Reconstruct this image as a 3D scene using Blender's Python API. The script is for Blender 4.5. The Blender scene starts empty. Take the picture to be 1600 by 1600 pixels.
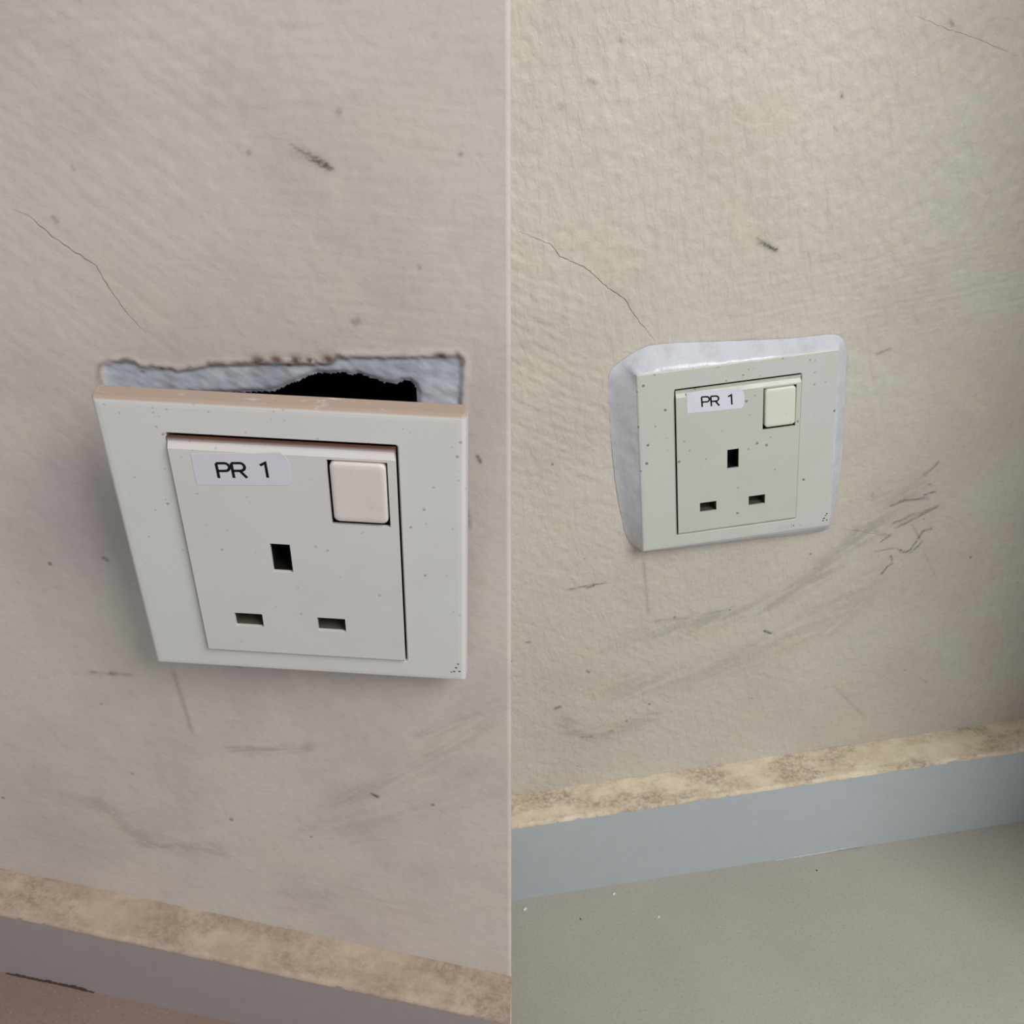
import bpy, bmesh, math, random
import numpy as np
from mathutils import Matrix, Vector

# ------------------------------------------------------------------ camera, light, exposure
scene = bpy.context.scene
COL = scene.collection
FPX = 1610.2855                                   # focal length in pixels of a 1600 px frame
CAM_R = np.array([[0.98958, 0.134698, -0.050864],
                  [-0.109007, 0.470099, -0.875856],
                  [-0.094065, 0.872275, 0.479884]])
CAM_T = np.array([-0.123805, -0.40421, 0.442854])


def mat4(R, t):
    m = Matrix.Identity(4)
    for i in range(3):
        for j in range(3):
            m[i][j] = float(R[i][j])
        m[i][3] = float(t[i])
    return m


cam_data = bpy.data.cameras.new('camera')
cam_data.sensor_fit = 'HORIZONTAL'
cam_data.sensor_width = 36.0
cam_data.lens = 36.0 * FPX / 1600.0
cam_data.clip_start = 0.01
cam_data.clip_end = 50
cam = bpy.data.objects.new('camera', cam_data)
COL.objects.link(cam)
cam.matrix_world = mat4(CAM_R, CAM_T)
scene.camera = cam

world = bpy.data.worlds.new('world')
scene.world = world
world.use_nodes = True
wn = world.node_tree
bg = wn.nodes['Background']
bg.inputs[0].default_value = (0.92, 0.96, 1.0, 1)
bg.inputs[1].default_value = 0.41


def area_light(name, loc, target, size, size_y, power, col):
    ld = bpy.data.lights.new(name, 'AREA')
    ld.shape = 'RECTANGLE'
    ld.size, ld.size_y = size, size_y
    ld.energy = power
    ld.color = col
    lo = bpy.data.objects.new(name, ld)
    COL.objects.link(lo)
    lo.location = loc
    d = Vector(target) - Vector(loc)
    lo.rotation_euler = d.to_track_quat('-Z', 'Y').to_euler()
    return lo


# the window of the room: daylight from the right, in front of the wall and above
area_light('window_daylight', (0.41, -0.82, 0.92), (-0.05, 0.0, 0.28), 0.50, 0.50, 9.9, (1.0, 0.988, 0.965))

scene.view_settings.view_transform = 'Standard'
scene.view_settings.look = 'None'
scene.view_settings.gamma = 1.0
scene.view_settings.use_curve_mapping = False
scene.view_settings.exposure = 0.0

# ------------------------------------------------------------------ frames of the two walls and the two plates
MM = 0.001
PR_T = np.array([0.0, 0.0, 0.239166])             # right: plate centre on the wall surface
PR_R = np.array([[1, 0, 0], [0, 0, -1], [0, 1, 0]], float)
TH = 8.4142                                       # thickness of the socket plate, mm
PL_R = np.array([[0.978841, 0.105111, -0.175562], [-0.158325, -0.154478, -0.975228], [-0.129628, 0.982389, -0.134567]])
PL_T = np.array([-0.166443, -0.173504, 0.313239])  # left: plate front centre
WL_R = np.array([[0.944212, 0.209778, -0.253882], [-0.248015, -0.054272, -0.967235], [-0.216683, 0.976242, 0.000784]])
WL_T = np.array([-0.168002, -0.154486, 0.278237])
M_PR = mat4(PR_R, PR_T + np.array([0, -TH * MM, 0]))   # right plate frame: z = 0 at its front face
M_WR = mat4(PR_R, PR_T)
M_PL = mat4(PL_R, PL_T)
M_WL = mat4(WL_R, WL_T)


def px_local(M, px, py, z=0.0):
    """measured photo point -> local millimetres on the plane z (mm) of frame M"""
    r = CAM_R @ np.array([(px - 800) / FPX, -(py - 800) / FPX, -1.0])
    Mi = np.array(M.inverted())
    o = Mi[:3, :3] @ CAM_T + Mi[:3, 3]
    d = Mi[:3, :3] @ r
    s = (z * MM - o[2]) / d[2]
    p = (o + d * s) / MM
    return float(p[0]), float(p[1])


def pts_local(M, pts, z=0.0):
    return [px_local(M, x, y, z) for x, y in pts]


# ------------------------------------------------------------------ small helpers
def srgb(r, g, b):
    def f(c):
        c /= 255.0
        return c / 12.92 if c <= 0.04045 else ((c + 0.055) / 1.055) ** 2.4
    return (f(r), f(g), f(b), 1.0)


def tag(o, label=None, cat=None, group=None, kind=None):
    if label: o['label'] = label
    if cat: o['category'] = cat
    if group: o['group'] = group
    if kind: o['kind'] = kind
    return o


def link_mesh(name, verts, faces, mat, parent=None, M=None, smooth=False):
    me = bpy.data.meshes.new(name)
    me.from_pydata([tuple(v) for v in verts], [], [tuple(f) for f in faces])
    me.update()
    return link(name, me, mat, parent, M, smooth)


def link(name, me, mat, parent=None, M=None, smooth=False):
    o = bpy.data.objects.new(name, me)
    COL.objects.link(o)
    for m in (mat if isinstance(mat, (list, tuple)) else [mat]):
        me.materials.append(m)
    if smooth:
        me.polygons.foreach_set('use_smooth', [True] * len(me.polygons))
    if parent: o.parent = parent
    if M is not None: o.matrix_world = M
    return o


def empty(name, M):
    o = bpy.data.objects.new(name, None)
    COL.objects.link(o)
    o.empty_display_size = 0.02
    o.matrix_world = M
    return o


def bevel(o, width, seg=2, angle=40):
    b = o.modifiers.new('bevel', 'BEVEL')
    b.width = width
    b.segments = seg
    b.limit_method = 'ANGLE'
    b.angle_limit = math.radians(angle)
    return o


# ------------------------------------------------------------------ numpy gradient noise
_rng = np.random.RandomState(7)
_perm = np.concatenate([_rng.permutation(256)] * 3)
_ga = _rng.rand(256) * 2 * np.pi
_gx, _gy = np.cos(_ga), np.sin(_ga)


def perlin(x, y, seed=0):
    x = x + seed * 17.31
    y = y - seed * 9.73
    xi = np.floor(x).astype(int); yi = np.floor(y).astype(int)
    xf, yf = x - xi, y - yi
    u = xf * xf * xf * (xf * (xf * 6 - 15) + 10)
    v = yf * yf * yf * (yf * (yf * 6 - 15) + 10)

    def g(ix, iy, dx, dy):
        h = _perm[_perm[ix & 255] + (iy & 255)]
        return _gx[h] * dx + _gy[h] * dy
    a = g(xi, yi, xf, yf); b = g(xi + 1, yi, xf - 1, yf)
    c = g(xi, yi + 1, xf, yf - 1); d = g(xi + 1, yi + 1, xf - 1, yf - 1)
    return (a + u * (b - a)) * (1 - v) + (c + u * (d - c)) * v


def oriented(x, y, deg, lx, ly, seed):
    """noise stretched along direction deg: lx mm along it, ly mm across"""
    c, s = math.cos(math.radians(deg)), math.sin(math.radians(deg))
    return perlin((x * c + y * s) / lx, (-x * s + y * c) / ly, seed)


def smooth(e0, e1, x):
    t = np.clip((x - e0) / (e1 - e0), 0, 1)
    return t * t * (3 - 2 * t)


def d_poly(x, y, pts):
    """distance to a polyline, and the position (0..1) along it"""
    best = np.full(x.shape, 1e9); tt = np.zeros(x.shape)
    n = len(pts) - 1
    for i in range(n):
        ax, ay = pts[i]; bx, by = pts[i + 1]
        dx, dy = bx - ax, by - ay
        t = np.clip(((x - ax) * dx + (y - ay) * dy) / (dx * dx + dy * dy + 1e-12), 0, 1)
        d = np.hypot(x - ax - t * dx, y - ay - t * dy)
        m = d < best
        best = np.where(m, d, best); tt = np.where(m, (i + t) / n, tt)
    return best, tt


def inside(x, y, pts):
    r = np.zeros(x.shape, bool)
    n = len(pts)
    for i in range(n):
        x0, y0 = pts[i]; x1, y1 = pts[(i + 1) % n]
        if y0 == y1: continue
        c = ((y0 > y) != (y1 > y)) & (x < (x1 - x0) * (y - y0) / (y1 - y0) + x0)
        r ^= c
    return r


# ------------------------------------------------------------------ materials
class NT:
    def __init__(self, name):
        self.m = bpy.data.materials.new(name)
        self.m.use_nodes = True
        self.t = self.m.node_tree
        self.b = self.t.nodes['Principled BSDF']

    def node(self, kind, **kw):
        n = self.t.nodes.new(kind)
        for k, v in kw.items():
            setattr(n, k, v)
        return n

    def put(self, sock, v):
        if isinstance(v, bpy.types.NodeSocket):
            self.t.links.new(v, sock)
        elif v is not None:
            sock.default_value = v

    def coord(self, scale=(1, 1, 1), rot=(0, 0, 0)):
        tc = self.node('ShaderNodeTexCoord')
        mp = self.node('ShaderNodeMapping')
        self.t.links.new(tc.outputs['Object'], mp.inputs['Vector'])
        mp.inputs['Scale'].default_value = scale
        mp.inputs['Rotation'].default_value = rot
        return mp.outputs['Vector']

    def noise(self, scale, detail=3.0, rough=0.55, vec=None, dist=0.0):
        n = self.node('ShaderNodeTexNoise')
        self.put(n.inputs['Vector'], vec if vec is not None else self.coord())
        n.inputs['Scale'].default_value = scale
        n.inputs['Detail'].default_value = detail
        n.inputs['Roughness'].default_value = rough
        n.inputs['Distortion'].default_value = dist
        return n.outputs['Fac']

    def ramp(self, v, lo, hi, a=0.0, b=1.0):
        n = self.node('ShaderNodeMapRange')
        n.interpolation_type = 'SMOOTHSTEP'
        self.put(n.inputs[0], v)
        n.inputs[1].default_value, n.inputs[2].default_value = lo, hi
        n.inputs[3].default_value, n.inputs[4].default_value = a, b
        return n.outputs[0]

    def math(self, op, a, b=None):
        n = self.node('ShaderNodeMath', operation=op)
        self.put(n.inputs[0], a)
        if b is not None: self.put(n.inputs[1], b)
        return n.outputs[0]

    def mix(self, f, a, b):
        n = self.node('ShaderNodeMix', data_type='RGBA')
        self.put(n.inputs[0], f)
        self.put(n.inputs[6], a)
        self.put(n.inputs[7], b)
        return n.outputs[2]

    def axis(self, i):
        tc = self.node('ShaderNodeTexCoord')
        s = self.node('ShaderNodeSeparateXYZ')
        self.t.links.new(tc.outputs['Object'], s.inputs[0])
        return s.outputs[i]

    def bump(self, h, strength, dist, prev=None):
        n = self.node('ShaderNodeBump')
        n.inputs['Strength'].default_value = strength
        n.inputs['Distance'].default_value = dist
        self.put(n.inputs['Height'], h)
        if prev is not None: self.put(n.inputs['Normal'], prev)
        return n.outputs[0]

    def done(self, color, rough=0.6, normal=None, spec=0.35):
        self.put(self.b.inputs['Base Color'], color)
        self.put(self.b.inputs['Roughness'], rough)
        self.b.inputs['Specular IOR Level'].default_value = spec
        if normal is not None: self.put(self.b.inputs['Normal'], normal)
        return self.m


def wall_material(name, c1, c2, c3, grime_col, bump_dirs, fine=1.0):
    n = NT(name)
    att = n.node('ShaderNodeAttribute', attribute_name='marks')
    sp = n.node('ShaderNodeSeparateColor')
    n.t.links.new(att.outputs['Color'], sp.inputs[0])
    grime, putty, rust = sp.outputs[0], sp.outputs[1], sp.outputs[2]
    col = n.mix(n.ramp(n.noise(14, 4, 0.6), 0.40, 0.62), c1, c2)
    col = n.mix(n.ramp(n.noise(24, 4, 0.62, n.coord((1, 1.2, 1), (0, 0, 0.5))), 0.50, 0.68, 0, 0.8), col, c3)
    col = n.mix(n.ramp(n.noise(260, 4, 0.7), 0.45, 0.8, 0, 0.10), col, grime_col)
    # tiny specks
    v = n.node('ShaderNodeTexVoronoi')
    n.put(v.inputs['Vector'], n.coord())
    v.inputs['Scale'].default_value = 75
    sc = n.node('ShaderNodeSeparateColor')
    n.t.links.new(v.outputs['Color'], sc.inputs[0])
    spk = n.math('MULTIPLY', n.ramp(v.outputs['Distance'], 0.03, 0.075, 1, 0), n.ramp(sc.outputs[0], 0.80, 0.82))
    col = n.mix(n.math('MULTIPLY', spk, 0.55), col, srgb(85, 80, 70))
    streak = n.ramp(n.noise(900, 3, 0.7), 0.30, 0.55, 0.6, 1.0)
    col = n.mix(n.math('MULTIPLY', grime, streak), col, grime_col)
    pcol = n.mix(n.ramp(n.noise(90, 4, 0.6), 0.4, 0.7), srgb(168, 170, 180), srgb(190, 194, 202))
    col = n.mix(putty, col, pcol)
    col = n.mix(n.math('MULTIPLY', rust, n.ramp(n.noise(420, 3, 0.6), 0.26, 0.50)), col, srgb(92, 62, 48))
    # relief of the old brush paint
    h = None
    for (deg, sx, sy, sc_, w) in bump_dirs:
        f = n.noise(sc_, 3, 0.6, n.coord((sx, sy, 1), (0, 0, math.radians(deg))), 0.4)
        f = n.math('MULTIPLY', f, w)
        h = f if h is None else n.math('ADD', h, f)
    nb = n.bump(h, 0.5, 0.0012 * fine)
    rough = n.ramp(putty, 0, 1, 0.52, 0.36)
    return n.done(col, rough, nb, 0.35)


def plain(name, col, rough=0.5, spec=0.4):
    n = NT(name)
    c = n.mix(n.ramp(n.noise(160, 3, 0.6), 0.35, 0.7, 0, 0.18), col, tuple(x * 0.8 for x in col[:3]) + (1,))
    return n.done(c, rough, None, spec)


def plastic(name, col, dirt, speck, top_dirt, top_y0, top_y1, amount=1.0, speck_amt=1.0, big=True, even=False):
    """aged white plastic: mould specks that thin out downwards, grime on the upper edge"""
    n = NT(name)
    c = n.mix(n.ramp(n.noise(45, 4, 0.6), 0.35, 0.75, 0, 0.35), col, dirt)
    y = n.axis(1)
    for scale, keep, r0, r1, w in (((230, 0.62, 0.10, 0.20, 0.75), (420, 0.80, 0.12, 0.26, 0.55), (150, 0.86, 0.07, 0.13, 0.8)) if big else ((330, 0.66, 0.06, 0.20, 0.8), (620, 0.84, 0.08, 0.26, 0.55))):
        v = n.node('ShaderNodeTexVoronoi')
        n.put(v.inputs['Vector'], n.coord((1, 1, 0.02)))
        v.inputs['Scale'].default_value = scale
        sc = n.node('ShaderNodeSeparateColor')
        n.t.links.new(v.outputs['Color'], sc.inputs[0])
        thr = n.ramp(y, -0.030, 0.045, 0.99, keep)
        on = n.math('GREATER_THAN', sc.outputs[0], thr)
        k = n.math('MULTIPLY', n.ramp(v.outputs['Distance'], r0, r1, 1, 0), on)
        c = n.mix(n.math('MULTIPLY', k, w * speck_amt), c, speck)
    # grime gathered along the upper edge
    band = n.ramp(y, top_y0, top_y1)
    blot = n.ramp(n.noise(330, 4, 0.7, n.coord((0.45, 1, 1))), 0.18 if even else 0.34, 0.42 if even else 0.62)
    c = n.mix(n.math('MULTIPLY', n.math('MULTIPLY', band, blot), amount), c, top_dirt)
    nb = n.bump(n.noise(700, 2, 0.5), 0.06, 0.0004)
    return n.done(c, n.ramp(n.noise(60, 3, 0.6), 0.3, 0.7, 0.34, 0.5), nb, 0.45)


def ledge_material(name, c1, c2, c3):
    n = NT(name)
    c = n.mix(n.ramp(n.noise(60, 5, 0.7), 0.36, 0.62), c1, c2)
    blot = n.ramp(n.noise(38, 5, 0.7, n.coord((0.7, 1, 1.2))), 0.38, 0.62)
    fine = n.ramp(n.noise(420, 5, 0.8), 0.36, 0.66, 0.25, 1.0)
    c = n.mix(n.math('MULTIPLY', n.math('MULTIPLY', blot, fine), 0.95), c, c3)
    nb = n.bump(n.noise(420, 4, 0.7), 0.35, 0.0007)
    return n.done(c, 0.8, nb, 0.2)


def floor_material(name, c1, c2, speck):
    n = NT(name)
    c = n.mix(n.ramp(n.noise(12, 4, 0.6), 0.35, 0.65), c1, c2)
    c = n.mix(n.ramp(n.noise(750, 3, 0.75), 0.50, 0.72, 0, 0.33), c, speck)
    c = n.mix(n.ramp(n.noise(1100, 2, 0.6), 0.62, 0.75, 0, 0.25), c, srgb(215, 212, 200))
    return n.done(c, 0.5, n.bump(n.noise(900, 2, 0.6), 0.10, 0.0004), 0.3)


M_wall_r = wall_material('aged_cream_wall_paint', srgb(197, 192, 182), srgb(192, 185, 176), srgb(196, 192, 174), srgb(74, 74, 68),
                         [(8, 1.1, 0.40, 300, 1.0), (0, 1, 1, 170, 0.9)])
M_wall_l = wall_material('aged_wall_paint_pink_cast', srgb(199, 190, 183), srgb(190, 179, 174), srgb(200, 189, 177), srgb(80, 74, 70),
                         [(-20, 0.7, 1.0, 300, 0.7), (0, 1, 1, 150, 1.0)], 0.3)  # same paint as the right wall, with the left side's pinkish cast put in
M_skirt_r = plain('grey_skirting_paint', srgb(180, 189, 194), 0.30, 0.5)
M_skirt_l = plain('mauve_grey_skirting_paint', srgb(158, 148, 148), 0.42, 0.4)
M_ledge_r = ledge_material('stained_tan_ledge', srgb(226, 215, 192), srgb(214, 200, 176), srgb(156, 140, 124))
M_ledge_l = ledge_material('stained_brown_ledge', srgb(186, 168, 150), srgb(172, 154, 136), srgb(140, 122, 106))
M_floor_r = floor_material('speckled_stone_floor', srgb(177, 173, 162), srgb(171, 168, 157), srgb(108, 102, 92))
M_floor_l = floor_material('brown_stone_floor', srgb(136, 116, 106), srgb(128, 108, 98), srgb(100, 84, 76))
M_plate_r = plastic('aged_plate_plastic_cool', srgb(193, 197, 192), srgb(185, 189, 181), srgb(92, 94, 84), srgb(176, 170, 146), 0.0405, 0.0432, 0.5)
M_insert_r = plastic('aged_insert_plastic_cool', srgb(190, 193, 185), srgb(183, 185, 174), srgb(96, 92, 76), srgb(168, 152, 116), 0.0318, 0.0342, 0.5, 0.9)
M_plate_l = plastic('aged_plate_plastic_warm', srgb(208, 206, 204), srgb(200, 195, 191), srgb(112, 98, 88), srgb(168, 148, 132), 0.0422, 0.0430, 1.0, 0.7, False, True)  # warm and cool plastics are one material, colour cast put into each
M_insert_l = plastic('aged_insert_plastic_warm', srgb(208, 202, 199), srgb(200, 191, 186), srgb(124, 104, 92), srgb(96, 58, 42), 0.0318, 0.0338, 1.0, 0.5, False, True)
M_rock_r = plastic('rocker_plastic_cool', srgb(212, 214, 202), srgb(202, 203, 190), srgb(150, 146, 132), srgb(190, 180, 160), 0.2, 0.3, 0, 0.2)
M_rock_l = plastic('rocker_plastic_warm', srgb(212, 204, 199), srgb(206, 196, 190), srgb(160, 146, 138), srgb(190, 180, 160), 0.2, 0.3, 0, 0.2)
M_dark = plain('dark_recess_shade', srgb(30, 28, 26), 0.6, 0.2)  # recess shade put into the colour of cavity, slots, well and body
M_slot = plain('grubby_slot_shutter', srgb(92, 86, 76), 0.6, 0.2)
M_ink = plain('black_print', srgb(16, 16, 18), 0.5, 0.2)
M_stick = plain('white_vinyl_sticker', srgb(214, 217, 228), 0.35, 0.4)
M_stick_l = plain('white_vinyl_sticker_warm', srgb(208, 205, 214), 0.35, 0.4)
M_stain = plain('brown_torn_edge', srgb(128, 116, 92), 0.7, 0.2)
M_crack = plain('crack_shadow', srgb(96, 90, 82), 0.9, 0.1)
M_crack_faint = plain('faint_crack_shadow', srgb(122, 114, 106), 0.9, 0.1)
M_dirt = plain('brown_joint_dirt', srgb(74, 58, 50), 0.9, 0.1)
M_caulk = plain('pale_caulk', srgb(176, 180, 180), 0.5, 0.3)
M_seal = NT('white_sealant')
_s = M_seal.mix(M_seal.ramp(M_seal.noise(110, 4, 0.65), 0.42, 0.72, 0, 0.35), srgb(200, 204, 213), srgb(162, 161, 172))
M_seal = M_seal.done(_s, 0.28, M_seal.bump(M_seal.noise(150, 3, 0.6), 0.35, 0.0012), 0.5)

# ------------------------------------------------------------------ wall sheets


def axis_steps(*segs):
    """(start, end, step) runs -> one increasing array"""
    out = []
    for a, b, s in segs:
        out.append(np.linspace(a, b, max(2, int(round((b - a) / s)) + 1))[:-1])
    out.append(np.array([segs[-1][1]]))
    return np.concatenate(out)


def relief_right(x, y):
    wl = smooth(-20, -60, x + 0.35 * y - 0)          # diagonal brushing to the upper left
    wt = smooth(40, 90, y)
    wr = smooth(20, 70, x)                           # upright streaks to the right
    h = 0.16 * oriented(x, y, -32, 16, 3.0, 1) * (0.25 + 0.75 * wl)
    h = h + 0.12 * oriented(x, y, -36, 9, 1.9, 2) * wl
    h = h + 0.15 * oriented(x, y, 96, 12, 2.6, 3) * (0.15 + 0.85 * wr)
    h = h + 0.18 * oriented(x, y, 75, 8, 4.0, 4) * wt
    h = h + 0.10 * oriented(x, y, 5, 14, 1.9, 5) * smooth(-25, 5, x) * smooth(95, 70, y) * smooth(30, 55, y)
    h = h + 0.10 * perlin(x / 4.3, y / 4.3, 6) * wt + 0.35 * perlin(x / 45, y / 45, 7)
    return 2.1 * h * (0.35 + 0.65 * smooth(-20, 45, y))


def relief_left(x, y):
    h = 0.13 * oriented(x, y, -30, 14, 2.6, 11) * smooth(-5, -50, x - 0.3 * (y - 100))
    h = h + 0.10 * oriented(x, y, 14, 8, 2.2, 12) * smooth(105, 150, y)
    h = h + 0.07 * oriented(x, y, 4, 18, 1.6, 13) * smooth(70, 90, y) * smooth(-40, 0, x)
    h = h + 0.05 * oriented(x, y, 92, 14, 1.7, 14) * smooth(10, 40, x) * smooth(60, 90, y)
    h = h + 0.30 * perlin(x / 40, y / 40, 15) + 0.05 * perlin(x / 3.5, y / 3.5, 16) * smooth(85, 120, y)
    return 0.75 * h * (0.4 + 0.6 * smooth(20, 90, y))


def add_stroke(acc, x, y, M, pts, width, amt, seed=0, streak=0.0, taper=True, ang=None):
    """a smudge along photo points; width in mm (half)"""
    p = pts_local(M, pts)
    xs = [q[0] for q in p]; ys = [q[1] for q in p]
    m = (x > min(xs) - 3 * width) & (x < max(xs) + 3 * width) & (y > min(ys) - 3 * width) & (y < max(ys) + 3 * width)
    if not m.any(): return
    xx, yy = x[m], y[m]
    wob = 0.35 * width * perlin(xx / (2.2 * width + 1), yy / (2.2 * width + 1), seed + 21)
    d, t = d_poly(xx, yy, p)
    k = np.exp(-((d + wob) / width) ** 2)
    if taper: k *= smooth(0, 0.15, t) * smooth(1, 0.85, t) * 0.85 + 0.15
    if streak > 0:
        a = ang if ang is not None else math.degrees(math.atan2(ys[-1] - ys[0], xs[-1] - xs[0]))
        s = oriented(xx, yy, a, 6 * streak, 0.7 * streak, seed + 3)
        k *= 0.25 + 0.75 * smooth(-0.3, 0.15, s)
    if width > 2.0: amt = amt * 0.62
    acc[m] = np.maximum(acc[m], amt * k)


def build_sheet(name, X, Y, zfun, marks, mat, M, holes=None, xshift=None, depth=50.0):
    """wall surface as a grid in local mm; marks -> colour attribute; faces inside holes are cut and given depth"""
    gx, gy = np.meshgrid(X, Y)
    if xshift is not None: gx = gx + xshift(gy)
    z, col = zfun(gx, gy)
    nx, ny = len(X), len(Y)
    V = np.stack([gx, gy, z], -1).reshape(-1, 3) * MM
    idx = np.arange(nx * ny).reshape(ny, nx)
    F = np.stack([idx[:-1, :-1], idx[:-1, 1:], idx[1:, 1:], idx[1:, :-1]], -1).reshape(-1, 4)
    C = col.reshape(-1, 3)
    if holes is not None:
        cx = gx.reshape(-1)[F].mean(1); cy = gy.reshape(-1)[F].mean(1)
        cut = inside(cx, cy, holes)
        keep = F[~cut]
        edges = {}
        for f in F[cut]:
            for a, b in ((f[0], f[1]), (f[1], f[2]), (f[2], f[3]), (f[3], f[0])):
                edges[(a, b)] = 1
        rim = [(a, b) for (a, b) in edges if (b, a) not in edges]
        ring = sorted({v for e in rim for v in e})
        new = {v: len(V) + i for i, v in enumerate(ring)}
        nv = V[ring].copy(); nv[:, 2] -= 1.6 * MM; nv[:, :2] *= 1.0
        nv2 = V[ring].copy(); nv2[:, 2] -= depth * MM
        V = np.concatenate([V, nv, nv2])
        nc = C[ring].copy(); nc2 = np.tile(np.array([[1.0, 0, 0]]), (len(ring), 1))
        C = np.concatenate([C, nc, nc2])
        off = len(ring)
        ex = []
        for a, b in rim:
            ex.append((a, b, new[b], new[a]))
            ex.append((new[a], new[b], new[b] + off, new[a] + off))
        # back of the cavity
        c = V[[new[v] + off for v in ring]].mean(0)
        F = np.concatenate([keep, np.array(ex)])
        ctr = len(V)
        V = np.concatenate([V, c[None]]); C = np.concatenate([C, [[1.0, 0, 0]]])
        tri = [(new[a] + off, new[b] + off, ctr) for a, b in rim]
    else:
        tri = []
    me = bpy.data.meshes.new(name)
    nq, ntr = len(F), len(tri)
    me.vertices.add(len(V)); me.vertices.foreach_set('co', V.astype(np.float32).ravel())
    me.loops.add(nq * 4 + ntr * 3)
    li = np.concatenate([F.ravel(), np.array(tri, int).ravel()]) if ntr else F.ravel()
    me.loops.foreach_set('vertex_index', li.astype(np.int32))
    me.polygons.add(nq + ntr)
    st = np.concatenate([np.arange(nq) * 4, nq * 4 + np.arange(ntr) * 3]).astype(np.int32)
    me.polygons.foreach_set('loop_start', st)
    me.polygons.foreach_set('use_smooth', np.ones(nq + ntr, bool))
    if holes is not None:
        mi = np.zeros(nq + ntr, np.int32); mi[len(keep):] = np.tile([0, 1], len(rim)).tolist() + [1] * ntr  # deep cavity faces take the dark material, their shade painted in
        me.polygons.foreach_set('material_index', mi)
    me.update(calc_edges=True)
    at = me.color_attributes.new('marks', 'FLOAT_COLOR', 'POINT')
    at.data.foreach_set('color', np.concatenate([C, np.ones((len(C), 1))], 1).astype(np.float32).ravel())
    me.validate()
    return link(name, me, mat, None, M)


# ---- right wall: the repaired socket's wall
S_R = dict(y1=-186.16, dep=21.92, y2=-239.17)
FLOOR_Z = 0.0


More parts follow.
